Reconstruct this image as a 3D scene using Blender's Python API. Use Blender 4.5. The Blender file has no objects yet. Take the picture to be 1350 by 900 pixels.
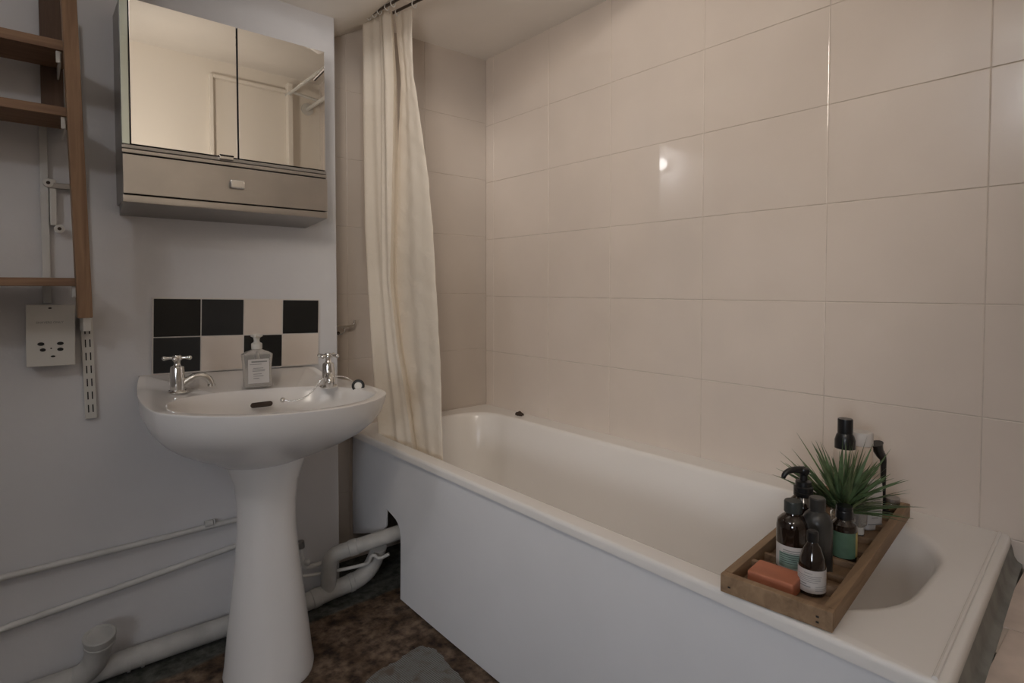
import bpy, bmesh, math, random
from mathutils import Vector, Matrix
random.seed(7)
PI = math.pi
SC = bpy.context.scene
COL = SC.collection
R = math.radians

# ------------------------------------------------------------------ camera
F, YAW, PIT, CX, CY, CAMZ = 750.0, R(40.5), R(-1.8), 675.0, 404.0, 0.975
cam_d = bpy.data.cameras.new('camera'); cam = bpy.data.objects.new('camera', cam_d); COL.objects.link(cam)
cam.location = (0, 0, CAMZ); cam.rotation_euler = (PI/2 + PIT, 0, -YAW)
cam_d.sensor_width = 36; cam_d.lens = F/1350*36; cam_d.shift_y = -(450-CY)/1350; cam_d.clip_start = .01
SC.camera = cam

def ray(x, y):
    r = (x-CX)/F; u = (CY-y)/F
    cp, sp = math.cos(PIT), math.sin(PIT)
    f2 = cp-u*sp; u2 = sp+u*cp
    c, s = math.cos(YAW), math.sin(YAW)
    return Vector((r*c+f2*s, -r*s+f2*c, u2))
def at_x(x, y, X): d = ray(x, y); d = d*(X/d.x); return Vector((d.x, d.y, d.z+CAMZ))
def at_y(x, y, Y): d = ray(x, y); d = d*(Y/d.y); return Vector((d.x, d.y, d.z+CAMZ))
def at_z(x, y, Z): d = ray(x, y); d = d*((Z-CAMZ)/d.z); return Vector((d.x, d.y, Z))

# ------------------------------------------------------------------ materials
def mat(name, col, rough=.5, metal=0., noise=0., nscale=8., bump=0., bscale=60., trans=0., spec=.5, col2=None, alpha=None, coat=0., sss=0.):
    m = bpy.data.materials.new(name); m.use_nodes = True
    nt = m.node_tree; b = nt.nodes['Principled BSDF']
    b.inputs['Base Color'].default_value = (*col, 1)
    b.inputs['Roughness'].default_value = rough
    b.inputs['Metallic'].default_value = metal
    b.inputs['Transmission Weight'].default_value = trans
    b.inputs['Specular IOR Level'].default_value = spec
    b.inputs['Coat Weight'].default_value = coat
    tc = nt.nodes.new('ShaderNodeTexCoord')
    if noise or col2:
        n = nt.nodes.new('ShaderNodeTexNoise'); n.inputs['Scale'].default_value = nscale; n.inputs['Detail'].default_value = 5
        nt.links.new(tc.outputs['Object'], n.inputs['Vector'])
        cr = nt.nodes.new('ShaderNodeValToRGB'); cr.color_ramp.elements[0].position = .35; cr.color_ramp.elements[1].position = .65
        c2 = col2 or tuple(c*(1-noise) for c in col)
        cr.color_ramp.elements[0].color = (*c2, 1); cr.color_ramp.elements[1].color = (*col, 1)
        nt.links.new(n.outputs['Fac'], cr.inputs['Fac']); nt.links.new(cr.outputs['Color'], b.inputs['Base Color'])
    if bump:
        n2 = nt.nodes.new('ShaderNodeTexNoise'); n2.inputs['Scale'].default_value = bscale; n2.inputs['Detail'].default_value = 6
        nt.links.new(tc.outputs['Object'], n2.inputs['Vector'])
        bp = nt.nodes.new('ShaderNodeBump'); bp.inputs['Strength'].default_value = bump; bp.inputs['Distance'].default_value = .004
        nt.links.new(n2.outputs['Fac'], bp.inputs['Height']); nt.links.new(bp.outputs['Normal'], b.inputs['Normal'])
    return m

def wood(name, c1, c2, axis=0, scale=14):
    m = bpy.data.materials.new(name); m.use_nodes = True
    nt = m.node_tree; b = nt.nodes['Principled BSDF']; b.inputs['Roughness'].default_value = .6
    b.inputs['Specular IOR Level'].default_value = .3
    tc = nt.nodes.new('ShaderNodeTexCoord'); mp = nt.nodes.new('ShaderNodeMapping')
    s = [scale*5]*3; s[axis] = scale*.35
    mp.inputs['Scale'].default_value = s
    n = nt.nodes.new('ShaderNodeTexNoise'); n.inputs['Scale'].default_value = 1.2; n.inputs['Detail'].default_value = 7; n.inputs['Distortion'].default_value = .6
    cr = nt.nodes.new('ShaderNodeValToRGB')
    cr.color_ramp.elements[0].position = .3; cr.color_ramp.elements[1].position = .7
    cr.color_ramp.elements[0].color = (*c2, 1); cr.color_ramp.elements[1].color = (*c1, 1)
    bp = nt.nodes.new('ShaderNodeBump'); bp.inputs['Strength'].default_value = .25; bp.inputs['Distance'].default_value = .002
    L = nt.links.new
    L(tc.outputs['Object'], mp.inputs['Vector']); L(mp.outputs['Vector'], n.inputs['Vector'])
    L(n.outputs['Fac'], cr.inputs['Fac']); L(cr.outputs['Color'], b.inputs['Base Color'])
    L(n.outputs['Fac'], bp.inputs['Height']); L(bp.outputs['Normal'], b.inputs['Normal'])
    return m

def emis(name, col, s):
    m = bpy.data.materials.new(name); m.use_nodes = True; nt = m.node_tree
    b = nt.nodes['Principled BSDF']; b.inputs['Emission Color'].default_value = (*col, 1); b.inputs['Emission Strength'].default_value = s
    b.inputs['Base Color'].default_value = (.8, .8, .8, 1)
    return m

def floor_mat():
    m = bpy.data.materials.new('worn_cork_floor'); m.use_nodes = True; nt = m.node_tree; L = nt.links.new
    b = nt.nodes['Principled BSDF']; b.inputs['Roughness'].default_value = .75; b.inputs['Specular IOR Level'].default_value = .25
    tc = nt.nodes.new('ShaderNodeTexCoord')
    n = nt.nodes.new('ShaderNodeTexNoise'); n.inputs['Scale'].default_value = 34; n.inputs['Detail'].default_value = 6; n.inputs['Roughness'].default_value = .6
    v = nt.nodes.new('ShaderNodeTexNoise'); v.inputs['Scale'].default_value = 9; v.inputs['Detail'].default_value = 4
    L(tc.outputs['Object'], n.inputs['Vector']); L(tc.outputs['Object'], v.inputs['Vector'])
    cr = nt.nodes.new('ShaderNodeValToRGB'); e = cr.color_ramp.elements
    e[0].position = .36; e[0].color = (.045, .032, .024, 1); e[1].position = .66; e[1].color = (.22, .155, .105, 1)
    q = cr.color_ramp.elements.new(.48); q.color = (.115, .078, .054, 1)
    L(n.outputs['Fac'], cr.inputs['Fac'])
    cr2 = nt.nodes.new('ShaderNodeValToRGB'); e = cr2.color_ramp.elements
    e[0].position = .42; e[0].color = (.55, .5, .45, 1); e[1].position = .6; e[1].color = (1.1, 1.1, 1.1, 1)
    L(v.outputs['Fac'], cr2.inputs['Fac'])
    mx = nt.nodes.new('ShaderNodeMix'); mx.data_type = 'RGBA'; mx.blend_type = 'MULTIPLY'; mx.inputs['Factor'].default_value = 1
    L(cr.outputs['Color'], mx.inputs['A']); L(cr2.outputs['Color'], mx.inputs['B'])
    # bare cement along the wall foot: mask on object Y (edge wobbled by noise)
    sp = nt.nodes.new('ShaderNodeSeparateXYZ'); L(tc.outputs['Object'], sp.inputs['Vector'])
    ad = nt.nodes.new('ShaderNodeMath'); ad.operation = 'MULTIPLY_ADD'; ad.inputs[1].default_value = .05; L(v.outputs['Fac'], ad.inputs[0]); L(sp.outputs['Y'], ad.inputs[2])
    mr = nt.nodes.new('ShaderNodeMapRange'); mr.inputs['From Min'].default_value = 1.645; mr.inputs['From Max'].default_value = 1.66; L(ad.outputs[0], mr.inputs['Value'])
    ce = nt.nodes.new('ShaderNodeValToRGB'); e = ce.color_ramp.elements
    e[0].position = .35; e[0].color = (.035, .037, .032, 1); e[1].position = .7; e[1].color = (.13, .13, .115, 1); L(n.outputs['Fac'], ce.inputs['Fac'])
    mx2 = nt.nodes.new('ShaderNodeMix'); mx2.data_type = 'RGBA'; L(mr.outputs['Result'], mx2.inputs['Factor']); L(mx.outputs['Result'], mx2.inputs['A']); L(ce.outputs['Color'], mx2.inputs['B'])
    L(mx2.outputs['Result'], b.inputs['Base Color'])
    bp = nt.nodes.new('ShaderNodeBump'); bp.inputs['Strength'].default_value = .6; bp.inputs['Distance'].default_value = .004
    L(n.outputs['Fac'], bp.inputs['Height']); L(bp.outputs['Normal'], b.inputs['Normal'])
    return m

def weave_mat():
    m = bpy.data.materials.new('grey_woven_backing'); m.use_nodes = True; nt = m.node_tree; L = nt.links.new
    b = nt.nodes['Principled BSDF']; b.inputs['Roughness'].default_value = .85
    tc = nt.nodes.new('ShaderNodeTexCoord'); mp = nt.nodes.new('ShaderNodeMapping'); mp.inputs['Rotation'].default_value = (0, 0, R(38))
    L(tc.outputs['Object'], mp.inputs['Vector'])
    ch = nt.nodes.new('ShaderNodeTexChecker'); ch.inputs['Scale'].default_value = 260
    L(mp.outputs['Vector'], ch.inputs['Vector'])
    n = nt.nodes.new('ShaderNodeTexNoise'); n.inputs['Scale'].default_value = 30; n.inputs['Detail'].default_value = 5; L(tc.outputs['Object'], n.inputs['Vector'])
    ch.inputs['Color1'].default_value = (.24, .24, .225, 1); ch.inputs['Color2'].default_value = (.11, .11, .10, 1)
    mx = nt.nodes.new('ShaderNodeMix'); mx.data_type = 'RGBA'; mx.inputs['B'].default_value = (.13, .10, .075, 1)
    mr = nt.nodes.new('ShaderNodeMapRange'); mr.inputs['From Min'].default_value = .5; mr.inputs['From Max'].default_value = .7; L(n.outputs['Fac'], mr.inputs['Value'])
    L(mr.outputs['Result'], mx.inputs['Factor']); L(ch.outputs['Color'], mx.inputs['A']); L(mx.outputs['Result'], b.inputs['Base Color'])
    return m

M = dict(
    paint=mat('painted_plaster', (.66, .65, .66), .75, noise=.10, nscale=2.2, bump=.25, bscale=30, spec=.2),
    ceil=mat('ceiling_paint', (.90, .85, .79), .8, noise=.05, nscale=3, bump=.12, bscale=40, spec=.2),
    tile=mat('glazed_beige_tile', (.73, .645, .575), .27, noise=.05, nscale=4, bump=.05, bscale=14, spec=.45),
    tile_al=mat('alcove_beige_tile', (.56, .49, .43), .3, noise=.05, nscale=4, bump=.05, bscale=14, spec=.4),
    grout=mat('beige_grout', (.64, .56, .49), .7, noise=.2, nscale=20),
    ledge=mat('ledge_tile', (.74, .62, .54), .55, noise=.22, nscale=12, bump=.1, bscale=30),
    sealant=mat('grey_sealant', (.27, .275, .255), .5, noise=.4, nscale=20),
    enamel=mat('white_enamel', (.87, .84, .81), .22, noise=.03, nscale=3, spec=.5),
    panel=mat('white_bath_panel', (.80, .80, .82), .5, noise=.05, nscale=3, bump=.12, bscale=9, spec=.25),
    china=mat('white_china', (.76, .735, .715), .16, noise=.02, nscale=4, spec=.5),
    chrome=mat('chrome', (.75, .74, .72), .12, 1, noise=.1, nscale=40),
    steel=mat('brushed_steel', (.52, .49, .46), .30, 1, noise=.14, nscale=7, bump=.05, bscale=12),
    steel_d=mat('dull_steel', (.40, .385, .37), .38, 1, noise=.1, nscale=20),
    mirror=mat('mirror_glass', (.93, .91, .87), .012, 1),
    mirror_edge=mat('bevelled_mirror_edge', (.45, .50, .47), .1, 1),
    rod=mat('dark_rod_metal', (.13, .11, .10), .35, 1),
    gap=mat('dark_gap', (.015, .014, .013), .8),
    blk_tile=mat('black_glazed_tile', (.012, .013, .013), .22, noise=.2, nscale=10),
    blk_tile2=mat('charcoal_glazed_tile', (.020, .022, .024), .3, noise=.2, nscale=10),
    wht_tile=mat('cream_glazed_tile', (.66, .585, .52), .3, noise=.05, nscale=10),
    wgrout=mat('white_grout', (.62, .58, .54), .8),
    pipe=mat('white_painted_pipe', (.60, .59, .57), .42, noise=.12, nscale=14, bump=.15, bscale=20),
    pipe_d=mat('grimy_painted_pipe', (.50, .49, .47), .5, noise=.25, nscale=12, bump=.3, bscale=25),
    plastic=mat('white_plastic', (.62, .60, .56), .38),
    grey_print=mat('grey_print', (.22, .22, .21), .6),
    socket_hole=mat('socket_hole', (.01, .01, .01), .6),
    pine=wood('pine_upright', (.30, .185, .11), (.19, .11, .065), 2),
    pine_x=wood('pine_shelf', (.31, .19, .115), (.20, .115, .07), 0),
    pine_dark=wood('dark_pine_board', (.13, .08, .055), (.085, .05, .035), 2),
    tray=wood('oak_tray', (.36, .24, .145), (.21, .135, .08), 0, 10),
    tray_in=wood('oak_tray_inside', (.29, .19, .115), (.17, .11, .07), 0, 10),
    soap=mat('terracotta_soap', (.50, .175, .095), .6, noise=.15, nscale=30),
    amber=mat('dark_amber_glass', (.016, .009, .006), .09, spec=.6, coat=.3),
    smoke=mat('smoky_grey_plastic', (.035, .034, .032), .28, spec=.5),
    black=mat('black_plastic', (.008, .008, .009), .3),
    capg=mat('dark_green_grey_cap', (.030, .036, .034), .4),
    paper=mat('white_paper_label', (.58, .55, .53), .6),
    green_l=mat('green_label', (.095, .175, .115), .5, noise=.25, nscale=40),
    teal_l=mat('pale_green_print', (.25, .35, .30), .6, noise=.3, nscale=60),
    yellow_l=mat('yellow_label_strip', (.45, .36, .14), .5),
    cream_b=mat('cream_bottle', (.62, .52, .44), .35),
    rubber=mat('black_rubber', (.012, .012, .012), .5),
    leafdebris=mat('dark_brown_debris', (.05, .03, .02), .7, noise=.4, nscale=60),
    frosted=mat('frosted_clear_plastic', (.78, .75, .71), .22, trans=.72, spec=.5),
    glass=mat('clear_glass', (.92, .95, .93), .03, trans=1.),
    cloth=None, sheet=None, floor=floor_mat(), weave=weave_mat(),
    grass=mat('plastic_grass_blades', (.10, .165, .07), .5, noise=.5, nscale=45),
    grass2=mat('pale_grass_blades', (.16, .22, .10), .5, noise=.4, nscale=45),
    door_paint=mat('cream_gloss_paint', (.80, .74, .66), .35),
)
def clothmat(name, col, tr):
    m = bpy.data.materials.new(name); m.use_nodes = True; nt = m.node_tree; L = nt.links.new
    b = nt.nodes['Principled BSDF']; b.inputs['Base Color'].default_value = (*col, 1); b.inputs['Roughness'].default_value = .55
    t = nt.nodes.new('ShaderNodeBsdfTranslucent'); t.inputs['Color'].default_value = (*col, 1)
    mx = nt.nodes.new('ShaderNodeMixShader'); mx.inputs[0].default_value = tr
    L(b.outputs[0], mx.inputs[1]); L(t.outputs[0], mx.inputs[2]); L(mx.outputs[0], nt.nodes['Material Output'].inputs['Surface'])
    tc = nt.nodes.new('ShaderNodeTexCoord'); n = nt.nodes.new('ShaderNodeTexNoise'); n.inputs['Scale'].default_value = 16; n.inputs['Detail'].default_value = 3; n.inputs['Distortion'].default_value = 1.2
    bp = nt.nodes.new('ShaderNodeBump'); bp.inputs['Strength'].default_value = .5; bp.inputs['Distance'].default_value = .006
    L(tc.outputs['Object'], n.inputs['Vector']); L(n.outputs['Fac'], bp.inputs['Height']); L(bp.outputs['Normal'], b.inputs['Normal'])
    return m
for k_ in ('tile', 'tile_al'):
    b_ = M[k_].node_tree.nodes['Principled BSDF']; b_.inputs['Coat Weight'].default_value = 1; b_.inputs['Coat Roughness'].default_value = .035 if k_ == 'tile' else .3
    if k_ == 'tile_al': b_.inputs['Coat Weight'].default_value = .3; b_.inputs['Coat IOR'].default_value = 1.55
M['cloth'] = clothmat('cream_curtain_fabric', (.86, .78, .67), .25)
M['sheet'] = clothmat('ivory_curtain_lining', (.88, .81, .71), .3)

# ------------------------------------------------------------------ mesh builder
class MB:
    def __init__(s): s.v = []; s.f = []; s.m = []; s.mats = []
    def mi(s, m):
        if m not in s.mats: s.mats.append(m)
        return s.mats.index(m)
    def add(s, vs, fs, m, mtx=None):
        o = len(s.v)
        for p in vs:
            p = Vector(p)
            s.v.append(mtx @ p if mtx else p)
        k = s.mi(m)
        for f in fs: s.f.append([i+o for i in f]); s.m.append(k)
        return s
    def from_bm(s, bm, m, mtx=None):
        bm.verts.ensure_lookup_table(); bm.verts.index_update()
        s.add([v.co.copy() for v in bm.verts], [[v.index for v in f.verts] for f in bm.faces], m, mtx); bm.free(); return s
    def box(s, a, b, m, bev=.0, mtx=None, seg=2):
        a = Vector(a); b = Vector(b)
        bm = bmesh.new(); bmesh.ops.create_cube(bm, size=1)
        for v in bm.verts: v.co = Vector(((a[i]+b[i])/2 + v.co[i]*(b[i]-a[i]) for i in range(3)))
        if bev: bmesh.ops.bevel(bm, geom=bm.edges[:], offset=bev, segments=seg, affect='EDGES', profile=.5)
        return s.from_bm(bm, m, mtx)
    def loft(s, loops, m, cap0=True, cap1=True, closed=True, mtx=None):
        n = len(loops[0]); vs = [p for l in loops for p in l]; fs = []
        for i in range(len(loops)-1):
            for j in range(n if closed else n-1):
                k = (j+1) % n
                fs.append([i*n+j, i*n+k, (i+1)*n+k, (i+1)*n+j])
        if cap0: fs.append(list(range(n))[::-1])
        if cap1: fs.append([(len(loops)-1)*n+j for j in range(n)])
        return s.add(vs, fs, m, mtx)
    def lathe(s, prof, m, loc=(0, 0, 0), n=32, sx=1, sy=1, mtx=None, cap0=True, cap1=True):
        loops = [[(loc[0]+r*sx*math.cos(2*PI*j/n), loc[1]+r*sy*math.sin(2*PI*j/n), loc[2]+z) for j in range(n)] for r, z in prof]
        return s.loft(loops, m, cap0, cap1, mtx=mtx)
    def tube(s, pts, r, m, n=14, smooth=0, mtx=None, cap=True):
        pts = [Vector(p) for p in pts]
        for _ in range(smooth):
            q = [pts[0]]
            for a, b in zip(pts, pts[1:]): q += [a.lerp(b, .25), a.lerp(b, .75)]
            q.append(pts[-1]); pts = q
        rs = r if isinstance(r, (list, tuple)) else None
        up = Vector((0, 0, 1)); t0 = (pts[1]-pts[0]).normalized()
        if abs(t0.dot(up)) > .9: up = Vector((1, 0, 0))
        u = t0.cross(up).normalized(); loops = []
        for i, p in enumerate(pts):
            t = (pts[min(i+1, len(pts)-1)]-pts[max(i-1, 0)]).normalized()
            u = (u-t*u.dot(t)).normalized(); w = t.cross(u)
            if rs:
                f = i/(len(pts)-1)*(len(rs)-1); k = min(int(f), len(rs)-2); rr = rs[k]+(rs[k+1]-rs[k])*(f-k)
            else: rr = r
            loops.append([p+(u*math.cos(2*PI*j/n)+w*math.sin(2*PI*j/n))*rr for j in range(n)])
        return s.loft(loops, m, cap, cap, mtx=mtx)
    def sphere(s, c, r, m, sc=(1, 1, 1), u=20, v=12, mtx=None):
        bm = bmesh.new(); bmesh.ops.create_uvsphere(bm, u_segments=u, v_segments=v, radius=r)
        for q in bm.verts: q.co = Vector((c[0]+q.co.x*sc[0], c[1]+q.co.y*sc[1], c[2]+q.co.z*sc[2]))
        return s.from_bm(bm, m, mtx)
    def prism(s, poly, z0, z1, m, bev=0, mtx=None, seg=2):
        bm = bmesh.new(); vs = [bm.verts.new((x, y, z0)) for x, y in poly]; f = bm.faces.new(vs)
        r = bmesh.ops.extrude_face_region(bm, geom=[f])
        for v in r['geom']:
            if isinstance(v, bmesh.types.BMVert): v.co.z = z1
        bmesh.ops.recalc_face_normals(bm, faces=bm.faces[:])
        if bev: bmesh.ops.bevel(bm, geom=bm.edges[:], offset=bev, segments=seg, affect='EDGES', profile=.5)
        return s.from_bm(bm, m, mtx)
    def build(s, name, parent=None, smooth=True, ang=35, fix=True, **tags):
        me = bpy.data.meshes.new(name); me.from_pydata([tuple(p) for p in s.v], [], s.f)
        for m in s.mats: me.materials.append(m)
        me.polygons.foreach_set('material_index', s.m)
        if fix:
            bm = bmesh.new(); bm.from_mesh(me); bmesh.ops.recalc_face_normals(bm, faces=bm.faces[:]); bm.to_mesh(me); bm.free()
        me.update()
        if smooth:
            me.polygons.foreach_set('use_smooth', [True]*len(me.polygons)); me.set_sharp_from_angle(angle=R(ang))
        o = bpy.data.objects.new(name, me); COL.objects.link(o)
        if smooth and len(me.polygons) < 6000:
            wn = o.modifiers.new('weighted_normals', 'WEIGHTED_NORMAL'); wn.keep_sharp = True; wn.weight = 80
        if parent is not None:
            o.parent = parent; o.matrix_parent_inverse = parent_inv(parent)
        for k, v in tags.items(): o[k] = v
        return o
def parent_inv(p):
    return p.matrix_basis.inverted()
def thing(name, loc, label, category, group=None, rot=None):
    o = bpy.data.objects.new(name, None); COL.objects.link(o); o.empty_display_size = .02
    o.location = loc
    o['label'] = label; o['category'] = category
    if group: o['group'] = group
    return o
def struct(mb, name, **k): return mb.build(name, kind='structure', **k)
def rot_about(p, axis, deg):
    p = Vector(p); return Matrix.Translation(p) @ Matrix.Rotation(R(deg), 4, axis) @ Matrix.Translation(-p)

# ------------------------------------------------------------------ the room
XT = 1.49      # tiled wall
YS = 1.76      # wall behind the basin
YA = 1.915     # wall at the head of the bath
XE = .762      # end of the basin wall
XL, YR = -1.15, -.45
ZTOP = 2.34
struct(MB().box((XL-.1, YR-.1, -.08), (XT+.1, YA+.1, 0), M['floor']), 'floor')
# ceiling: low and a little uneven over the bath, rising towards the room
def ceil_z(x, y):
    t = min(1, max(0, (x-.78)/.22)); t = t*t*(3-2*t)
    lo = 1.832 + (.093+.018*(x-1))*t
    if y < 1.2: lo += (1.2-y)*-.02
    y0 = 1.45-.55*min(1, max(0, (x-.55)/.5))
    if y < y0:
        q = min(1, (y0-y)/.6); lo += (2.31-lo)*q
    return lo
xs = [XL-.1, -.6, 0, .3, .5, .6, .68, .74, .78, .82, .86, .90, .95, 1.0, 1.1, 1.3, 1.59]; ys = [YR-.1, 0, .2, .3, .4, .5, .6, .7, .8, .85, .9, 1.0, 1.1, 1.2, 1.3, 1.4, 1.5, 1.76, 2.01]
vs = [(x, y, ceil_z(x, y)) for y in ys for x in xs]; nx = len(xs)
fs = [[j*nx+i, j*nx+i+1, (j+1)*nx+i+1, (j+1)*nx+i] for j in range(len(ys)-1) for i in range(nx-1)]
vs2 = vs + [(x, y, z+.06) for x, y, z in vs]; N = len(vs)
fs2 = [f[::-1] for f in fs] + [[i+N for i in f] for f in fs]
struct(MB().add(vs2, fs2, M['ceil']), 'ceiling', fix=False)

def tiled(name, us, zs, tomap, tmat, axis_n, gap=.0017):
    """wall face laid with bevelled tiles between the grout lines us (along) and zs (up)"""
    mb = MB()
    for i in range(len(us)-1):
        for j in range(len(zs)-1):
            a = (us[i]+gap/2, 0, zs[j]+gap/2); b = (us[i+1]-gap/2, .006, zs[j+1]-gap/2)
            bm = bmesh.new(); bmesh.ops.create_cube(bm, size=1)
            for v in bm.verts: v.co = Vector(((a[k]+b[k])/2+v.co[k]*(b[k]-a[k]) for k in range(3)))
            bmesh.ops.bevel(bm, geom=bm.edges[:], offset=.0012, segments=2, affect='EDGES', profile=.5)
            mb.from_bm(bm, tmat, tomap)
    return mb
zs = [-.0, .237, .474, .711, .943, 1.1815, 1.4205, 1.6575, 2.02, 2.36]
us = [YR, -.39, -.064, .256, .5615, .8965, 1.2385, 1.535, 1.862, YA]
# local (u, depth 0..0.006, z) -> world: x = XT + .0045 - depth, y = u
mp = Matrix(((0, -1, 0, XT+.0055), (1, 0, 0, 0), (0, 0, 1, 0), (0, 0, 0, 1)))
mb = tiled('r', us, zs, mp, M['tile'], 0); mb.box((XT+.001, YR, 0), (XT+.1, YA+.1, 2.36), M['grout'])
struct(mb, 'wall_right', smooth=False)
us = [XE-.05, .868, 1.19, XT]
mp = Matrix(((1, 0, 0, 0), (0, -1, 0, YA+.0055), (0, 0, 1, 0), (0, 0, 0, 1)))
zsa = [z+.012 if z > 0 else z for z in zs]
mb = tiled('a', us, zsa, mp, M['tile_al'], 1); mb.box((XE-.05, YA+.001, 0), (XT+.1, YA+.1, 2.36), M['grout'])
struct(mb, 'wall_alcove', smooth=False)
struct(MB().box((XL-.1, YS, 0), (XE, YA+.1, 2.36), M['paint'], .004), 'wall_back')
# left wall with an open doorway that lets the daylight in
DY0, DY1, DZ = -.40, .25, 1.75
mb = MB().box((XL-.1, YR-.1, 0), (XL, DY0, 2.36), M['paint']).box((XL-.1, DY1, 0), (XL, YS, 2.36), M['paint']).box((XL-.1, DY0, DZ), (XL, DY1, 2.36), M['paint'])
struct(mb, 'wall_left')
mb = MB().box((XL-.11, DY0-.05, 0), (XL+.015, DY0, DZ+.05), M['door_paint'], .003).box((XL-.11, DY1, 0), (XL+.015, DY1+.05, DZ+.05), M['door_paint'], .003).box((XL-.11, DY0, DZ), (XL+.015, DY1, DZ+.05), M['door_paint'], .003)
struct(mb, 'trim_1')
# wall behind the camera: door leaf with a raised edge, recess beyond
mb = MB().box((XL-.1, YR-.1, 0), (XT+.1, YR, 2.36), M['door_paint'])
struct(mb, 'wall_front')
mb = MB().box((.83, YR, .45), (.85, YR+.03, 2.22), M['door_paint'], .004).box((.85, YR, 2.20), (1.27, YR+.03, 2.22), M['door_paint'], .004).box((1.27, YR, .45), (1.30, YR+.05, 2.26), M['door_paint'], .004)
struct(mb, 'trim_2')

# tiled ledge beyond the end of the bath
mb = MB()
lx = [.862, 1.19, XT]; ly = [YR, -.17, -.01, .152]
for i in range(2):
    for j in range(3):
        mb.box((lx[i]+.001, ly[j]+.001, .417), (lx[i+1]-.001, ly[j+1]-.001 + (.030 if (j == 2 and i == 1) else .013 if j == 2 else 0), .430), M['ledge'], .0012)
mb.box((.866, YR, 0), (XT, .161, .4275), M['grout']).box((1.1, .150, .3), (XT, .180, .4275), M['grout'])
struct(mb, 'trim_3')
def sealrow(x):
    o = .055*(x-.857)
    return [(x, y+o, z) for y, z in [(.172, .470), (.178, .38), (.150, .38), (.153, .430), (.160, .434), (.165, .442), (.168, .458)]]
mb = MB().loft([sealrow(.868), sealrow(1.1), sealrow(XT-.002)], M['sealant'])
struct(mb, 'trim_4')

# ------------------------------------------------------------------ bath
def rrect(x0, x1, y0, y1, rs, n=10, m=12):
    """rounded rectangle, same vertex count for every call; rs radii for (x0y0, x1y0, x1y1, x0y1)"""
    P = []
    cs = [((x0, y0), 180), ((x1, y0), 270), ((x1, y1), 0), ((x0, y1), 90)]
    sg = [(1, 1), (-1, 1), (-1, -1), (1, -1)]
    arcs = []
    for (c, a0), (sx, sy), r in zip(cs, sg, rs):
        cx, cy = c[0]+sx*r, c[1]+sy*r
        arcs.append([(cx+r*math.cos(R(a0+90*k/n)), cy+r*math.sin(R(a0+90*k/n))) for k in range(n+1)])
    for i in range(4):
        P += arcs[i]
        a = arcs[i][-1]; b = arcs[(i+1) % 4][0]
        for k in range(1, m): P.append((a[0]+(b[0]-a[0])*k/m, a[1]+(b[1]-a[1])*k/m))
    return P
ZR = .482
def lp0(x0, x1, y0, y1, r, z): return [(x, y, z) for x, y in rrect(x0, x1, y0, y1, r)]
BX0, BX1, BY0, BY1 = .857, XT-.001, .170, YA-.002
SK = .055     # the end of the bath is not quite square to the wall
def lp(x0, x1, y0, y1, r, z): return [(x, y+SK*(x-BX0)*max(0, 1-(y-y0)/.15), z) for x, y in rrect(x0, x1, y0, y1, r)]
ix0, ix1, iy0, iy1 = .906, 1.405, .266, 1.83
def inner(d, z, k=1.0): return lp0(ix0+d, ix1-d, iy0+d*1.3, iy1-d, (.19*k, .19*k, .13*k, .13*k), z)
loops = [lp(BX0+.012, BX1, BY0+.012, BY1, (.01, .004, .004, .01), ZR-.024),
         lp(BX0+.001, BX1, BY0+.001, BY1, (.012, .004, .004, .012), ZR-.024),
         lp(BX0, BX1, BY0, BY1, (.012, .004, .004, .012), ZR-.010),
         lp(BX0+.002, BX1, BY0+.002, BY1, (.012, .004, .004, .012), ZR-.004),
         lp(BX0+.006, BX1, BY0+.006, BY1, (.012, .004, .004, .012), ZR),
         inner(-.010, ZR+.0005), inner(-.004, ZR-.001), inner(0, ZR-.005), inner(.004, ZR-.014),
         inner(.016, ZR-.07), inner(.035, ZR-.20), inner(.055, ZR-.30), inner(.08, ZR-.345), inner(.13, ZR-.37, .8), inner(.2, ZR-.375, .2)]
tub = thing('bathtub', (1.17, 1.05, .1), 'long white enamel bathtub with a narrow flat rim against the tiled wall', 'bathtub')
MB().loft(loops, M['enamel'], cap0=False).build('tub_shell', tub, ang=50)
for x, y in ((.98, .4), (1.35, .4), (.98, 1.55), (1.35, 1.55)):
    MB().tube([(x, y, .0), (x, y, .13)], .014, M['steel_d']).build('foot', tub)
MB().tube([(BX0+.006, BY0+.018, ZR+.001), (BX1-.006, BY0+.018+SK*.62, ZR+.001)], .0035, M['enamel'], n=8).build('end_seam', tub)
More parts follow.
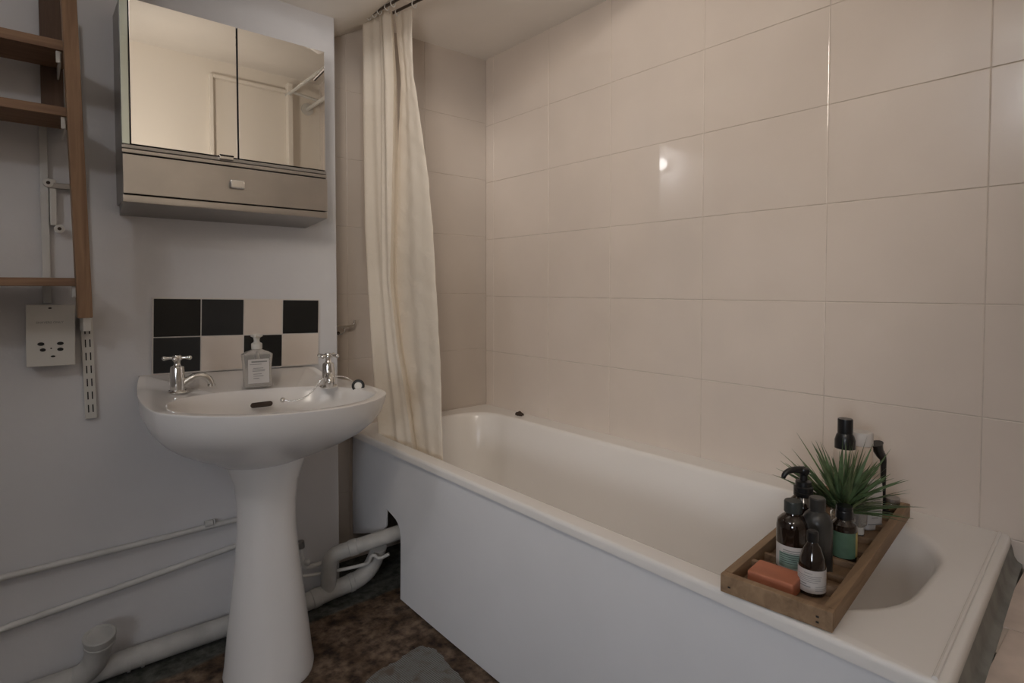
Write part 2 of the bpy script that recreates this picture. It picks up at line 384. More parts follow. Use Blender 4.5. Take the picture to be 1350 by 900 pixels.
# side panel with the cut-out for the waste pipe
PX = .869
def panel_x(y):
    return PX + (.012*((y-1.2)/.7)**2 if y > 1.2 else 0)
ysn = [BY0+.006 + i*(1.56-BY0-.006)/28 for i in range(29)]
ysf = [1.56, 1.566, 1.575, 1.59, 1.61, 1.63, 1.652, 1.654, 1.69, 1.72, 1.76, 1.80, 1.85, YA-.004]
def ntop(y):   # underside of the panel over the notch
    k = [(1.55, .16), (1.56, .20), (1.566, .222), (1.575, .236), (1.59, .246), (1.61, .252), (1.63, .257), (1.652, .262), (1.654, .205), (1.69, .17), (1.92, .09)]
    for (a, za), (b, zb) in zip(k, k[1:]):
        if a <= y <= b: return za+(zb-za)*(y-a)/(b-a)
    return 0
mb = MB()
def strip(ylist, zb):
    nz = 10; V = []; fs = []
    for side in (0, .005):
        for y in ylist:
            z0 = zb(y)
            for k in range(nz+1):
                z = z0+(ZR-.022-z0)*k/nz
                V.append((panel_x(y)+side+(.004*math.sin(y*5+1)*math.sin(PI*z/.46)), y, z))
    n = len(ylist); st = nz+1; o = n*st
    for i in range(n-1):
        for k in range(nz):
            a = i*st+k
            fs.append([a, a+st, a+st+1, a+1]); fs.append([o+a, o+a+1, o+a+st+1, o+a+st])
    for i in range(n-1):
        a = i*st; fs.append([a, o+a, o+a+st, a+st]); a = i*st+nz; fs.append([a, a+st, o+a+st, o+a])
    for i in (0, n-1):
        for k in range(nz):
            a = i*st+k; fs.append([a, a+1, o+a+1, o+a])
    mb.add(V, fs, M['panel'])
strip(ysn, lambda y: .004); strip(ysf, ntop)
mb.build('side_panel', tub, ang=45)
# little dark lump on the wall-side rim
rng = random.Random(3); mb = MB()
c = (1.452, 1.655, ZR+.0005)
bm = bmesh.new(); bmesh.ops.create_icosphere(bm, subdivisions=3, radius=1)
for v in bm.verts:
    k = 1+.25*math.sin(v.co.x*5+1)*math.cos(v.co.y*4); z = max(v.co.z, -.05)
    v.co = Vector((c[0]+v.co.x*.012*k, c[1]+v.co.y*.017*k, c[2]+.0005+z*.013*k+.0007))
mb.from_bm(bm, M['leafdebris']).tube([(c[0]-.004, c[1]-.01, c[2]+.006), (c[0]-.01, c[1]-.022, c[2]+.004)], .003, M['leafdebris'], n=8)
mb.build('stopper', label='small dark brown stopper lying on the far wall side rim of the bath', category='stopper')

# ------------------------------------------------------------------ splashback tiles
TX = [.255, .3685, .4795, .589, .700]; TZ = [.950, .846, .749]
tm = rot_about((.255, YS, .95), 'Y', 1.4)
pat = [['b', 'c', 'w', 'b'], ['c', 'w', 'b', 'w']]
mb = MB(); mm = dict(b=M['blk_tile'], c=M['blk_tile2'], w=M['wht_tile'])
for r in range(2):
    for c_ in range(4):
        mb.box((TX[c_]+.0012, YS-.006, TZ[r+1]+.0012), (TX[c_+1]-.0012, YS, TZ[r]-.0012), mm[pat[r][c_]], .0012, tm)
mb.box((TX[0]-.002, YS-.0045, TZ[2]-.002), (TX[4]+.002, YS, TZ[0]+.002), M['wgrout'], 0, tm)
mb.build('tile_splashback', label='black and cream checked tile splashback on the wall above the basin', category='splashback')

# ------------------------------------------------------------------ basin + pedestal
XC = .445
BZ = .720      # rim height
BT = rot_about((XC, 1.5, BZ), 'Y', 2.0)     # the basin sits slightly out of level
half = [(0, 1.168), (.06, 1.172), (.12, 1.190), (.18, 1.225), (.225, 1.268), (.248, 1.305), (.258, 1.345), (.262, 1.42), (.258, 1.52), (.250, 1.60), (.240, 1.68), (.228, 1.735), (.215, YS-.002), (.1, YS-.002), (0, YS-.002)]
ctrl = half + [(-x, y) for x, y in half[-2:0:-1]]
def cr(P, n):
    out = []; k = len(P)
    for i in range(k):
        p0, p1, p2, p3 = [Vector(P[(i+j-1) % k]) for j in range(4)]
        for s in range(n):
            t = s/n
            out.append(.5*((2*p1)+(-p0+p2)*t+(2*p0-5*p1+4*p2-p3)*t*t+(-p0+3*p1-3*p2+p3)*t**3))
    return out
OUT = [Vector((q.x, min(q.y, YS-.002))) for q in cr(ctrl, 4)]
def lip(y): t = min(1, max(0, (y-1.655)/.085)); return .021*t*t*(3-2*t)
def outl(s, dz, sy=None, lp_=True):
    sy = s if sy is None else sy
    return [(XC+q.x*s, YS-.002-(YS-.002-q.y)*sy, BZ+dz+(lip(q.y) if lp_ else 0)) for q in OUT]
BC = Vector((0, 1.365))
def bowl(s, dz, sh=0):
    L = []
    for q in OUT:
        d = Vector((q.x, q.y-1.38)); a = math.atan2(d.y, d.x); A, B, e = .222*s, .168*s, 2.3
        rr = (abs(math.cos(a)/A)**e+abs(math.sin(a)/B)**e)**(-1/e)
        L.append((XC+rr*math.cos(a), BC.y+sh+rr*math.sin(a), BZ+dz))
    return L
def blend(l1, l2, t, dz=0): return [tuple(a+(b-a)*t for a, b in zip(p, q)) for p, q in zip(l1, l2)]
def inset(q0, d):   # rim inner line
    return [(XC+q.x*(1-d/.26), YS-.002-d*.0-(YS-.002-q.y)*(1-d/.59), BZ+q0+lip(q.y-.004)) for q in OUT]
loops = [outl(.34, -.186, .545, False), outl(.37, -.179, .575, False), outl(.46, -.163, .64, False), outl(.60, -.142, .73, False), outl(.74, -.118, .82, False), outl(.85, -.094, .89, False), outl(.925, -.070, .94, False), outl(.968, -.046, .972, False), outl(.988, -.022, .99, False),
         outl(.999, -.005), outl(1, -.0015), outl(.997, 0, .997), inset(0, .012), inset(-.001, .022),
         bowl(1.02, -.003), bowl(1, -.005), bowl(.975, -.014), bowl(.93, -.035), bowl(.86, -.065), bowl(.72, -.093), bowl(.5, -.107), bowl(.2, -.112), bowl(.08, -.114)]
wash = thing('pedestal_basin', (XC, 1.5, 0), 'white china wash basin on a tall pedestal in front of the checked tiles', 'basin')
MB().loft(loops, M['china'], mtx=BT).build('basin_bowl', wash, ang=55)
# overflow slot
mb = MB(); oc = at_y(345, 533, 1.497)
pill = [(math.cos(a)*.0065+(.020 if math.cos(a) > 0 else -.020), math.sin(a)*.0065) for a in [2*PI*k/24+.01 for k in range(24)]]
mt = Matrix.Translation(oc) @ Matrix.Rotation(R(45), 4, 'X')
mb.prism(pill, -.003, .003, M['leafdebris'], .001, mt); mb.build('overflow_slot', wash, label='dark oval overflow slot')
# pedestal
prof = [(0, .106, .125), (.012, .108, .127), (.035, .104, .122), (.10, .098, .112), (.20, .086, .097), (.30, .075, .086), (.38, .069, .079), (.44, .070, .080), (.49, .076, .086), (.525, .088, .097), (.545, .096, .104), (.556, .100, .107)]
loops = []
for z, rx, ry in prof:
    L = []
    for k in range(40):
        a = 2*PI*k/40; y = -ry*math.cos(a) if math.cos(a) > 0 else -.55*ry*math.cos(a)
        x = rx*math.copysign(abs(math.sin(a))**.9, math.sin(a))
        dz = (.009-.02*x/.1*.5) if z > .54 else 0
        L.append((XC+.012+x, 1.505+y, z-dz*0))
    loops.append(L)
MB().loft(loops, M['china']).build('pedestal', wash, ang=60)
MB().lathe([(.0, 0), (.02, 0), (.023, .002), (.02, .004), (.008, .003)], M['chrome'], (XC, 1.365, BZ-.113)).build('drain', wash)

# ------------------------------------------------------------------ taps
def tap(name, loc, spout_deg, label, h=.092, k=1.0, handle_deg=0, slen=.072):
    t = thing(name, loc, label, 'tap', 'basin taps')
    B = Matrix.Translation(loc)
    MB().lathe([(.022*k, -.002), (.023*k, .001), (.021*k, .004), (.016*k, .006)], M['chrome'], mtx=B).build('base_flange', t)
    MB().lathe([(.0160*k, .004), (.0165*k, .02), (.0160*k, .04), (.0145*k, .058), (.0135*k, .062), (.009*k, .064), (.0075*k, .066), (.0065*k, .070)], M['chrome'], mtx=B).build('body', t)
    S = B @ Matrix.Rotation(R(spout_deg), 4, 'Z')
    mb = MB().tube([(.004, 0, .014), (.018, 0, .022), (.034, 0, .034), (.050, 0, .037), (.063, 0, .031), (.070, 0, .020), (slen, 0, .010)], [.011, .0105, .0092, .0085, .0082, .0080, .0078], M['chrome'], smooth=2, mtx=S)
    mb.lathe([(.0088, 0), (.009, .003), (.0088, .006)], M['chrome'], (slen, 0, .008), 20, mtx=S)
    mb.build('spout', t)
    H = B @ Matrix.Rotation(R(handle_deg), 4, 'Z')
    hz = .082
    mb = MB().tube([(0, 0, .066), (0, 0, hz+.002)], [.0065, .0055, .0075], M['chrome'], mtx=H).lathe([(.010, hz-.005), (.011, hz), (.0085, hz+.006), (.003, hz+.008)], M['chrome'], mtx=H)
    for q in range(4):
        A = H @ Matrix.Rotation(q*PI/2, 4, 'Z')
        mb.tube([(.006, 0, hz), (.016, 0, hz+.0005), (.0245, 0, hz)], [.0038, .0034, .0048], M['chrome'], mtx=A).sphere((.0265, 0, hz), .0056, M['chrome'], mtx=A, u=14, v=8)
    mb.build('cross_handle', t)
    return t
def onb(x, y): return BT @ Vector((x, y, BZ+.001))
tl = onb(.272, 1.555); tap('basin_tap', tl, -8, 'chrome cross-head tap at the left end of the basin, spout seen side-on', handle_deg=-20, k=1.0)
tr = onb(.607, 1.462); tap('basin_tap', tr, -110, 'chrome cross-head tap at the right end of the basin with the chain round it', handle_deg=35, slen=.058)

# plug and chain
pl = thing('basin_plug', (0, 0, 0), 'black rubber basin plug on a ball chain, lying by the right tap', 'plug')
pl.location = onb(.655, 1.46)
p0 = at_y(373, 527, 1.475)
path = [p0, at_y(385, 529, 1.46), at_y(398, 526, 1.45), at_y(409, 519, 1.44), at_y(417, 509, 1.435), at_y(424, 500, 1.43), at_y(430, 496.5, 1.435), at_y(438, 496, 1.442), at_y(446, 496, 1.445), at_y(452, 496, 1.45), at_y(459, 498, 1.46), at_y(465, 503, 1.465)]
pts = path
for _ in range(3):
    q = [pts[0]]
    for a, b in zip(pts, pts[1:]): q += [a.lerp(b, .25), a.lerp(b, .75)]
    q.append(pts[-1]); pts = q
mb = MB().tube(pts, .0011, M['chrome'], n=8)
acc = 0; last = pts[0]
for p in pts[1:]:
    acc += (p-last).length; last = p
    if acc > .0052: mb.sphere(p, .0024, M['chrome'], u=8, v=6); acc = 0
mb.build('chain', pl)
mt = Matrix.Translation(p0) @ Matrix.Rotation(R(60), 4, 'X')
MB().lathe([(.0065, -.003), (.0065, .001), (.005, .003), (.002, .0045)], M['chrome'], mtx=mt, n=18).build('stud', pl)
pc = at_y(472.5, 509, 1.425)
mt = Matrix.Translation(pc) @ Matrix.Rotation(R(-30), 4, 'Z') @ Matrix.Rotation(R(70), 4, 'X')
MB().lathe([(.010, -.008), (.0125, -.006), (.0165, .004), (.0168, .009), (.0140, .0105), (.0100, .0095), (.0098, .007)], M['rubber'], mtx=mt, cap1=True).build('rubber_ring', pl)
MB().lathe([(.0098, .005), (.0098, .0085), (.007, .0098), (.002, .010)], M['plastic'], mtx=mt).build('plug_cap', pl, label='pale grey cap of the plug')

# ------------------------------------------------------------------ soap dispenser
sd = onb(.452, 1.548); sb = thing('soap_dispenser', sd, 'clear square soap bottle with white pump on the basin in front of the tiles', 'soap dispenser')
B = Matrix.Translation(sd) @ Matrix.Rotation(R(-8), 4, 'Z')
def sq(w, d, r, z, n=6):
    return [(x, y, z) for x, y in rrect(-w/2, w/2, -d/2, d/2, (r,)*4, n, 4)]
MB().loft([sq(.060, .034, .008, 0), sq(.064, .038, .009, .002), sq(.064, .038, .009, .012), sq(.068, .038, .009, .06), sq(.073, .038, .009, .082), sq(.072, .037, .009, .086), sq(.050, .031, .010, .092), sq(.030, .026, .012, .096), sq(.024, .024, .0119, .0985)], M['frosted'], mtx=B).build('bottle', sb)
MB().box((-.024, -.0202, .012), (.026, -.0194, .074), M['paper'], 0, B).build('bottle_label', sb, label='white label with rows of grey print')
mb = MB()
mb.box((-.016, -.0207, .0655), (.021, -.0203, .069), M['grey_print'], 0, B)
for z, a, b in ((.060, -.02, .008), (.050, -.012, .012), (.046, -.014, .016), (.0425, -.014, .015), (.035, -.012, .008), (.030, -.012, .012), (.024, -.012, .002)):
    mb.box((a, -.0207, z), (b, -.0203, z+.0014), M['grey_print'], 0, B)
mb.build('label_print', sb)
MB().lathe([(.0125, .0985), (.0132, .100), (.0132, .112), (.011, .114), (.0075, .116), (.0068, .122), (.0072, .128)], M['plastic'], mtx=B).tube([(0, 0, .09), (0, 0, .085), (.004, 0, .07)], .004, M['plastic'], mtx=B).build('collar', sb)
MB().lathe([(.007, .122), (.0085, .128), (.0145, .131), (.0145, .1335), (.010, .136), (.003, .137)], M['plastic'], mtx=B).tube([(0, -.004, .132), (-.006, -.018, .132), (-.008, -.026, .128)], [.0048, .004, .0035], M['plastic'], smooth=1, mtx=B).build('pump_head', sb)

# ------------------------------------------------------------------ mirror cabinet
CYF = 1.62; cab = thing('mirror_cabinet', (.427, YS, 1.17), 'steel mirror cabinet with two mirrored doors over a drop-down flap', 'cabinet')
x0, x1, z0, z1 = .178, .676, 1.180, 1.662
mb = MB().box((x0+.002, CYF+.012, z0+.006), (x1-.002, YS, z1), M['steel_d'], .002)
mb.box((x0, CYF+.002, z0), (x1, CYF+.03, z0+.018), M['steel'], .002)
# slanted underside fairing
mb.add([(x0+.002, CYF+.004, z0), (x1-.002, CYF+.004, z0), (x1-.014, YS, z0-.018), (x0+.008, YS, z0-.018), (x0+.002, CYF+.004, z0+.01), (x1-.002, CYF+.004, z0+.01), (x1-.014, YS, z0+.01), (x0+.008, YS, z0+.01)],
       [[0, 1, 2, 3], [4, 5, 6, 7], [0, 1, 5, 4], [1, 2, 6, 5], [2, 3, 7, 6], [3, 0, 4, 7]], M['steel_d'])
mb.box((x0, CYF, 1.2965), (x1-.002, CYF+.02, 1.306), M['steel'], .0015).box((x0, CYF+.002, 1.3075), (x1-.002, CYF+.02, 1.3165), M['steel_d'], .0015)
mb.build('cabinet_body', cab)
MB().box((x0, CYF+.001, 1.3165), (x0+.017, CYF+.013, z1), M['mirror_edge'], .002).build('side_strip', cab, label='narrow dark bevelled strip at the left edge')
MB().box((x0+.0035, CYF+.004, 1.2), (x1-.004, CYF+.012, 1.296), M['gap']).build('gap_backing', cab)
fl = MB().box((x0+.001, CYF-.001, 1.2005), (x1-.001, CYF+.006, 1.2935), M['steel'], .0015).build('flap', cab, label='brushed steel flap')
kp = at_y(312, 243.5, CYF)
MB().box((kp.x-.018, CYF-.012, kp.z-.0115), (kp.x+.018, CYF-.004, kp.z+.0115), M['chrome'], .004, seg=3).box((kp.x-.006, CYF-.006, kp.z-.006), (kp.x+.006, CYF, kp.z+.006), M['chrome']).build('knob', fl)
for a, b, hx in ((x0+.0185, .4322, .405), (.4355, x1-.006, None)):
    d = MB().box((a, CYF+.0035, 1.318), (b, CYF+.012, z1-.002), M['gap']).build('mirror_door', cab)
    # glass leans forward a touch at the top
    MB().box((a+.0005, CYF, 1.3185), (b-.0005, CYF+.0035, z1-.003), M['mirror'], .0006, mtx=rot_about((a, CYF+.0035, 1.3185), 'X', .0)).build('mirror_pane', d, smooth=False)
    if hx:
        MB().box((hx-.018, CYF-.006, 1.310), (hx+.016, CYF+.003, 1.3195), M['chrome'], .002).box((hx-.018, CYF-.0075, 1.3185), (hx+.016, CYF-.0055, 1.322), M['gap'], .0005).build('door_pull', d)

# ------------------------------------------------------------------ slotted strip, uprights, shelves on the left
ln = rot_about((.112, 1.70, .91), 'Y', -1.3)
sx0, sx1 = .100, .124
st = thing('slotted_strip', (.112, YS, .65), 'white twin-slot metal strip screwed to the wall under the pine upright', 'shelf upright')
bm_ = MB()
lns = rot_about((.112, 1.75, .91), 'Y', -1.1)
bm_.box((sx0, YS-.010, .652), (sx1, YS-.001, 1.62), M['plastic'], .0015, lns)
bm_.build('metal_strip', st)
mb = MB(); z = .668
while z < 1.58:
    for dx in (.0065, .0155): mb.box((sx0+dx, YS-.0104, z), (sx0+dx+.0026, YS-.0098, z+.019), M['socket_hole'], 0, lns)
    z += .0325
mb.build('slots', st)
MB().prism([(0, 0), (.0, -.03), (.004, -.05), (.02, -.05), (.024, 0)], 0, .045, M['plastic'], .002, Matrix.Translation((.098, YS-.012, .873))).build('strip_bracket', st)
MB().box((.086, 1.574, .91), (.113, 1.62, 2.0), M['pine'], .002, ln).build('wooden_upright', label='pine upright post at the right end of the wall shelves', category='post')
MB().box((.036, YS-.022, 1.375), (.078, YS-.001, 2.0), M['pine_dark'], .002).build('backing_board', label='dark wooden board on the wall behind the two upper shelves', category='board')
for (zt, th, lab, xe, brx) in ((1.518, .022, 'topmost pine wall shelf', .079, .066), (1.374, .020, 'middle pine wall shelf', .084, .072), (.999, .018, 'lowest pine wall shelf, above the shaver socket', .091, .084)):
    yb = YS-.024 if zt > 1.4 else (YS-.024)
    sh = thing('wall_shelf', (-.3, 1.67, zt-th), lab, 'shelf', 'pine wall shelves')
    MB().box((-1.05, 1.600, zt-th), (xe, yb, zt), M['pine_x'], .0015).build('shelf_board', sh)
    # folded metal bracket under the shelf end
    mb = MB().prism([(0, 0), (.13, 0), (.13, -.004), (.10, -.022), (.0, -.026)], 0, .004, M['plastic'], .0008,
             Matrix(((0, 0, 1, brx), (-1, 0, 0, 1.738), (0, 1, 0, zt-th-.0003), (0, 0, 0, 1))))
    mb.box((brx-.006, 1.606, zt-th-.026), (brx+.002, 1.612, zt-th-.0003), M['plastic'], .0015)
    mb.build('bracket', sh)
# conduit + clips
cd = thing('cable_conduit', (.045, YS, 1.0), 'white painted cable conduit running down the wall to the shaver socket', 'conduit')
MB().box((.030, YS-.012, .94), (.046, YS-.001, 1.37), M['pipe'], .002).build('trunking', cd)
br = thing('pipe_bracket', (.07, YS, 1.25), 'white metal wall bracket with a cross bar beside the pine upright', 'bracket')
MB().box((.047, YS-.018, 1.125), (.060, YS-.001, 1.235), M['plastic'], .003).build('arm', br)
MB().box((.045, YS-.020, 1.213), (.096, YS-.013, 1.227), M['steel_d'], .002).build('cross_bar', br)
for q in ((.045, 1.225), (.064, 1.118)):
    mb = MB().lathe([(.010, 0), (.010, .006), (.007, .008)], M['plastic'], mtx=Matrix.Translation((q[0], YS-.014, q[1])) @ Matrix.Rotation(R(90), 4, 'X'), n=20)
    lug = mb.build('screw_lug', br)
    MB().lathe([(.004, 0), (.004, .0012)], M['leafdebris'], mtx=Matrix.Translation((q[0], YS-.0221, q[1])) @ Matrix.Rotation(R(90), 4, 'X'), n=14).build('screw', lug)
# shaver socket
a = at_y(33, 402, YS-.03); b = at_y(100, 480, YS-.03)
ss = thing('shaver_socket', ((a.x+b.x)/2, YS, b.z), 'square white shaver socket box on the wall left of the slotted strip', 'socket')
STL = rot_about(((a.x+b.x)/2, YS, (a.z+b.z)/2), 'Y', .8)
MB().box((a.x+.002, YS-.028, b.z+.002), (b.x-.002, YS-.001, a.z-.002), M['plastic'], .003, STL).build('back_box', ss)
MB().box((a.x, YS-.034, b.z), (b.x, YS-.028, a.z), M['plastic'], .002, STL).build('face_plate', ss)
cx = (a.x+b.x)/2
for dx, dz, w, h in ((-.022, -.092, .0065, .004), (.020, -.092, .0065, .004), (-.018, -.106, .0055, .004), (.020, -.106, .006, .004), (.004, -.122, .0045, .0022), (-.002, -.008, .0035, .0018), (0, -.103, .0018, .0015)):
    MB().lathe([(1, 0), (1, .0015)], M['socket_hole'], mtx=STL @ Matrix.Translation((cx+dx*.85, YS-.0335, a.z+dz)) @ Matrix.Rotation(R(90), 4, 'X') @ Matrix.Diagonal((w, h, 1, 1)), n=16).build('socket_hole', ss)
def text(name, s, size, mtx, m, parent, ext=.0002):
    cu = bpy.data.curves.new(name, 'FONT'); cu.body = s; cu.size = size; cu.extrude = ext; cu.align_x = 'CENTER'
    o = bpy.data.objects.new(name+'_tmp', cu); COL.objects.link(o)
    bpy.context.view_layer.update()
    me = bpy.data.meshes.new_from_object(o.evaluated_get(bpy.context.evaluated_depsgraph_get()))
    COL.objects.unlink(o); bpy.data.objects.remove(o)
    me.transform(mtx); me.materials.clear(); me.materials.append(m)
    t = bpy.data.objects.new(name, me); COL.objects.link(t); t.parent = parent; t.matrix_parent_inverse = parent_inv(parent)
    return t
text('lettering', 'SHAVERS ONLY', .0072, STL @ Matrix.Translation((cx-.002, YS-.0342, a.z-.044)) @ Matrix.Rotation(R(90), 4, 'X'), M['grey_print'], ss)

# ------------------------------------------------------------------ pipes
def pipe(name, pts, r, m, label, cat='pipe', smooth=0, collars=(), group=None):
    t = thing(name, Vector(pts[0]), label, cat, group)
    MB().tube(pts, r, m, n=20, smooth=smooth).build('pipe_run', t)
    for c, d, rr, ln_ in collars:
        c = Vector(c); d = Vector(d).normalized()
        MB().tube([c-d*ln_/2, c-d*ln_/2*.96, c+d*ln_/2*.96, c+d*ln_/2], [rr*.94, rr, rr, rr*.94], m, n=20).build('collar', t)
    return t
yp = YS-.012
a = at_y(0, 762, yp); b = at_y(315, 684, yp); d = b-a
pipe('water_pipe', [a-d*1.9, b+d*.12], .0078, M['pipe'], 'upper of the two thin white water pipes along the wall', group='thin water pipes on the wall', collars=[(at_y(275, 690, yp), d, .0098, .02), (at_y(282, 688.5, yp), d, .0098, .004)])
a = at_y(0, 830, yp); b = at_y(315, 718, yp); d = b-a
pipe('water_pipe', [a-d*1.0, b+d*.12], .0078, M['pipe'], 'lower of the two thin white water pipes, sloping up to the pedestal', group='thin water pipes on the wall')
# main waste pipe along the floor (left of the pedestal) and its capped branch
ym = 1.712
A0 = Vector((-1.05, ym, .030)); A1 = at_y(150, 880, ym); A2 = at_y(303, 828, ym); 
LR = .0265
low = [at_y(402, 795, 1.69), at_y(430, 781, 1.688), at_y(455, 771, 1.685), at_y(471, 764, 1.68), at_y(484, 754, 1.68), at_y(492, 742, 1.68), at_y(497, 730, 1.672), at_y(499, 720, 1.66)]
t = thing('waste_pipe', (.3, ym, 0), 'thick white waste pipe along the foot of the wall, looping beside the pedestal', 'waste pipe')
zc = LR+.004
MB().tube([(-1.05, ym, zc), (.2, ym, zc+.002), (.50, 1.70, zc+.004)], LR, M['pipe_d'], n=24).build('main_run', t)
MB().tube([(.46, 1.702, zc+.002), (.56, 1.698, zc+.004)]+[tuple(p) for p in low], .0265, M['pipe_d'], n=22, smooth=2).build('lower_branch', t)
up = [at_y(433, 778, 1.686), at_y(433.5, 757, 1.682), at_y(434, 741, 1.678), at_y(439, 731, 1.672), at_y(452, 726, 1.662), at_y(480, 716.5, 1.635), at_y(515, 705, 1.608), at_y(545, 695, 1.59)]
MB().tube(up, .0230, M['pipe_d'], n=22, smooth=2).build('upper_branch', t)
for pa, pb, rr in ((low[0], low[1], .0285), (low[2], low[3], .0285), (up[4], up[5], .0250)):
    pa, pb = Vector(pa), Vector(pb); MB().tube([pa.lerp(pb, .3), pa.lerp(pb, .33), pa.lerp(pb, .67), pa.lerp(pb, .7)], [rr*.93, rr, rr, rr*.93], M['pipe_d'], n=20).build('collar', t)
for x in (.175, .205): MB().tube([(x, ym, zc+.001), (x+.006, ym, zc+.001)], LR+.0022, M['pipe_d'], n=24).build('collar', t)
# capped branch
cb = at_y(131, 838, 1.672); base = Vector((.075, ym-.004, zc))
dr = (Vector((cb.x, cb.y, cb.z))-Vector((cb.x+.004, 1.70, zc))).normalized()
g = thing('capped_branch', base, 'short white pipe stub with a round cap rising from the waste pipe', 'pipe stub')
mid = Vector((cb.x-.004, 1.692, .075))
MB().tube([base, base.lerp(mid, .5)+Vector((.004, 0, -.004)), mid, cb-dr*.01], [.026, .027, .028, .0285], M['pipe_d'], n=24, smooth=2).build('stub', g)
ca = Matrix.Translation(cb) @ dr.to_track_quat('Z', 'Y').to_matrix().to_4x4()
MB().lathe([(.031, -.024), (.0325, -.022), (.0325, -.017), (.031, -.016), (.031, -.012), (.0325, -.011), (.0325, -.003), (.034, -.002), (.034, .003), (.0325, .0045), (.026, .005), (.025, .0035), (.004, .0035)], M['pipe_d'], mtx=ca).build('cap', g)
# small supply pipes right of the pedestal, and an isolating valve
v = thing('supply_valve', at_y(396, 745, 1.71), 'small white valve and supply pipe between the pedestal and the waste loop', 'valve')
MB().tube([at_y(397, 718, 1.715), at_y(398, 735, 1.715), at_y(401, 746, 1.715), at_y(406, 748, 1.712), at_y(423, 742, 1.70), at_y(450, 735, 1.70)], .0075, M['pipe'], smooth=2).build('supply_pipe', v)
MB().tube([at_y(397, 722, 1.715), at_y(396, 713, 1.715)], .011, M['steel_d'], n=6).build('valve_nut', v)
MB().sphere(at_y(405, 741, 1.705), .010, M['pipe']).build('valve_body', v)
pipe('supply_pipe', [at_y(396, 760, 1.705), at_y(420, 756, 1.70), at_y(450, 751, 1.69), at_y(480, 744, 1.665), at_y(487, 741, 1.645), at_y(489, 733, 1.632), at_y(494, 731, 1.625), at_y(499, 737, 1.622), at_y(513, 730, 1.60)], .0052, M['pipe'], 'thin white supply pipe wriggling across the waste loop to the panel hole', smooth=2)

# concrete skim ridge + woven patch on the floor
rng = random.Random(5); poly = []
P = [at_z(478, 905, 0), at_z(497, 885, 0), at_z(520, 874, 0), at_z(540, 860, 0), at_z(556, 852, 0), at_z(572, 855, 0), at_z(585, 868, 0), at_z(600, 885, 0), at_z(618, 905, 0)]
P += [Vector((.60, .80, 0)), Vector((.40, .95, 0))]
pts = []
for i, p in enumerate(P):
    q = P[(i+1) % len(P)]
    for k in range(5):
        w = p.lerp(q, k/5); pts.append((w.x+rng.uniform(-.003, .003), w.y+rng.uniform(-.003, .003)))
MB().prism(pts, .0003, .0025, M['weave']).build('floor_mat', label='torn grey woven backing patch stuck on the brown floor', category='mat')

# ------------------------------------------------------------------ curtain rods and curtains
def rod(pa, pb, label, r=.0045):
    t = thing('curtain_rail', pa, label, 'curtain rail', 'curtain rails over the bath')
    MB().tube([pa, pb], r, M['rod']).build('rod', t)
    for p in (pa,):
        MB().tube([p+Vector((0, .0, 0)), p+Vector((0, -.01, 0))], [.016, .012], M['steel_d']).build('end_flange', t)
    return t
XA, XB = .885, .945
ra = at_x(500, 13, XA); rb = at_x(525, -1, XA); dd = (rb-ra)/(rb.y-ra.y)
def along(p, d, y): return p+d*(y-p.y)
rod(along(ra, dd, YA-.007), along(ra, dd, 1.0), 'thin dark curtain rail nearer the basin under the ceiling')
rc = at_x(522, 15, XB); rd = at_x(553, 0, XB); de = (rd-rc)/(rd.y-rc.y)
rod(along(rc, de, YA-.007), along(rc, de, 1.0), 'thin dark curtain rail over the bath, holding the ivory sheet')

def edge_interp(T, y):
    if y <= T[0][1]: return T[0][0]
    for (xa, ya), (xb, yb) in zip(T, T[1:]):
        if ya <= y <= yb: return xa+(xb-xa)*(y-ya)/(yb-ya)
    return T[-1][0]
def cloth(name, Lx, Rx, topf, ybot, X, folds, amp, m, label, nU=140, nV=70, seed=1, phase=0, xshift=None, crease=0.0):
    rg = random.Random(seed); V = []
    for v in range(nV+1):
        for u in range(nU+1):
            s = u/nU
            yt = topf(s); y = yt+(ybot(s)-yt)*v/nV
            px = edge_interp(Lx, y)+(edge_interp(Rx, y)-edge_interp(Lx, y))*s-3.5
            Xc = X+(xshift(v/nV, s) if xshift else 0)
            p = at_x(px, y, Xc)
            w = 0
            for k, (f, a, ph) in enumerate(folds):
                w += a*math.sin(2*PI*f*s+ph+.5*math.sin(v/nV*2.2+k))
            w *= amp*(.55+.55*v/nV)
            if crease:
                w += crease*(math.sin(y*.09+s*6)*math.sin(s*9+y*.02)+.6*math.sin(y*.21-s*11))
            V.append(Vector((p.x+w, p.y, p.z)))
    fs = []
    n = nU+1
    for v in range(nV):
        for u in range(nU):
            a = v*n+u; fs.append([a, a+1, a+n+1, a+n])
    V2 = [p+Vector((.0012, 0, 0)) for p in V]; N0 = len(V)
    f2 = [[i+N0 for i in f][::-1] for f in fs]
    rim = []
    for u in range(nU): rim.append([u, N0+u, N0+u+1, u+1]); a = nV*n+u; rim.append([a, a+1, N0+a+1, N0+a])
    for v in range(nV): a = v*n; rim.append([a, a+n, N0+a+n, N0+a]); a = v*n+nU; rim.append([a, N0+a, N0+a+n, a+n])
    return MB().add(V+V2, fs+f2+rim, m)
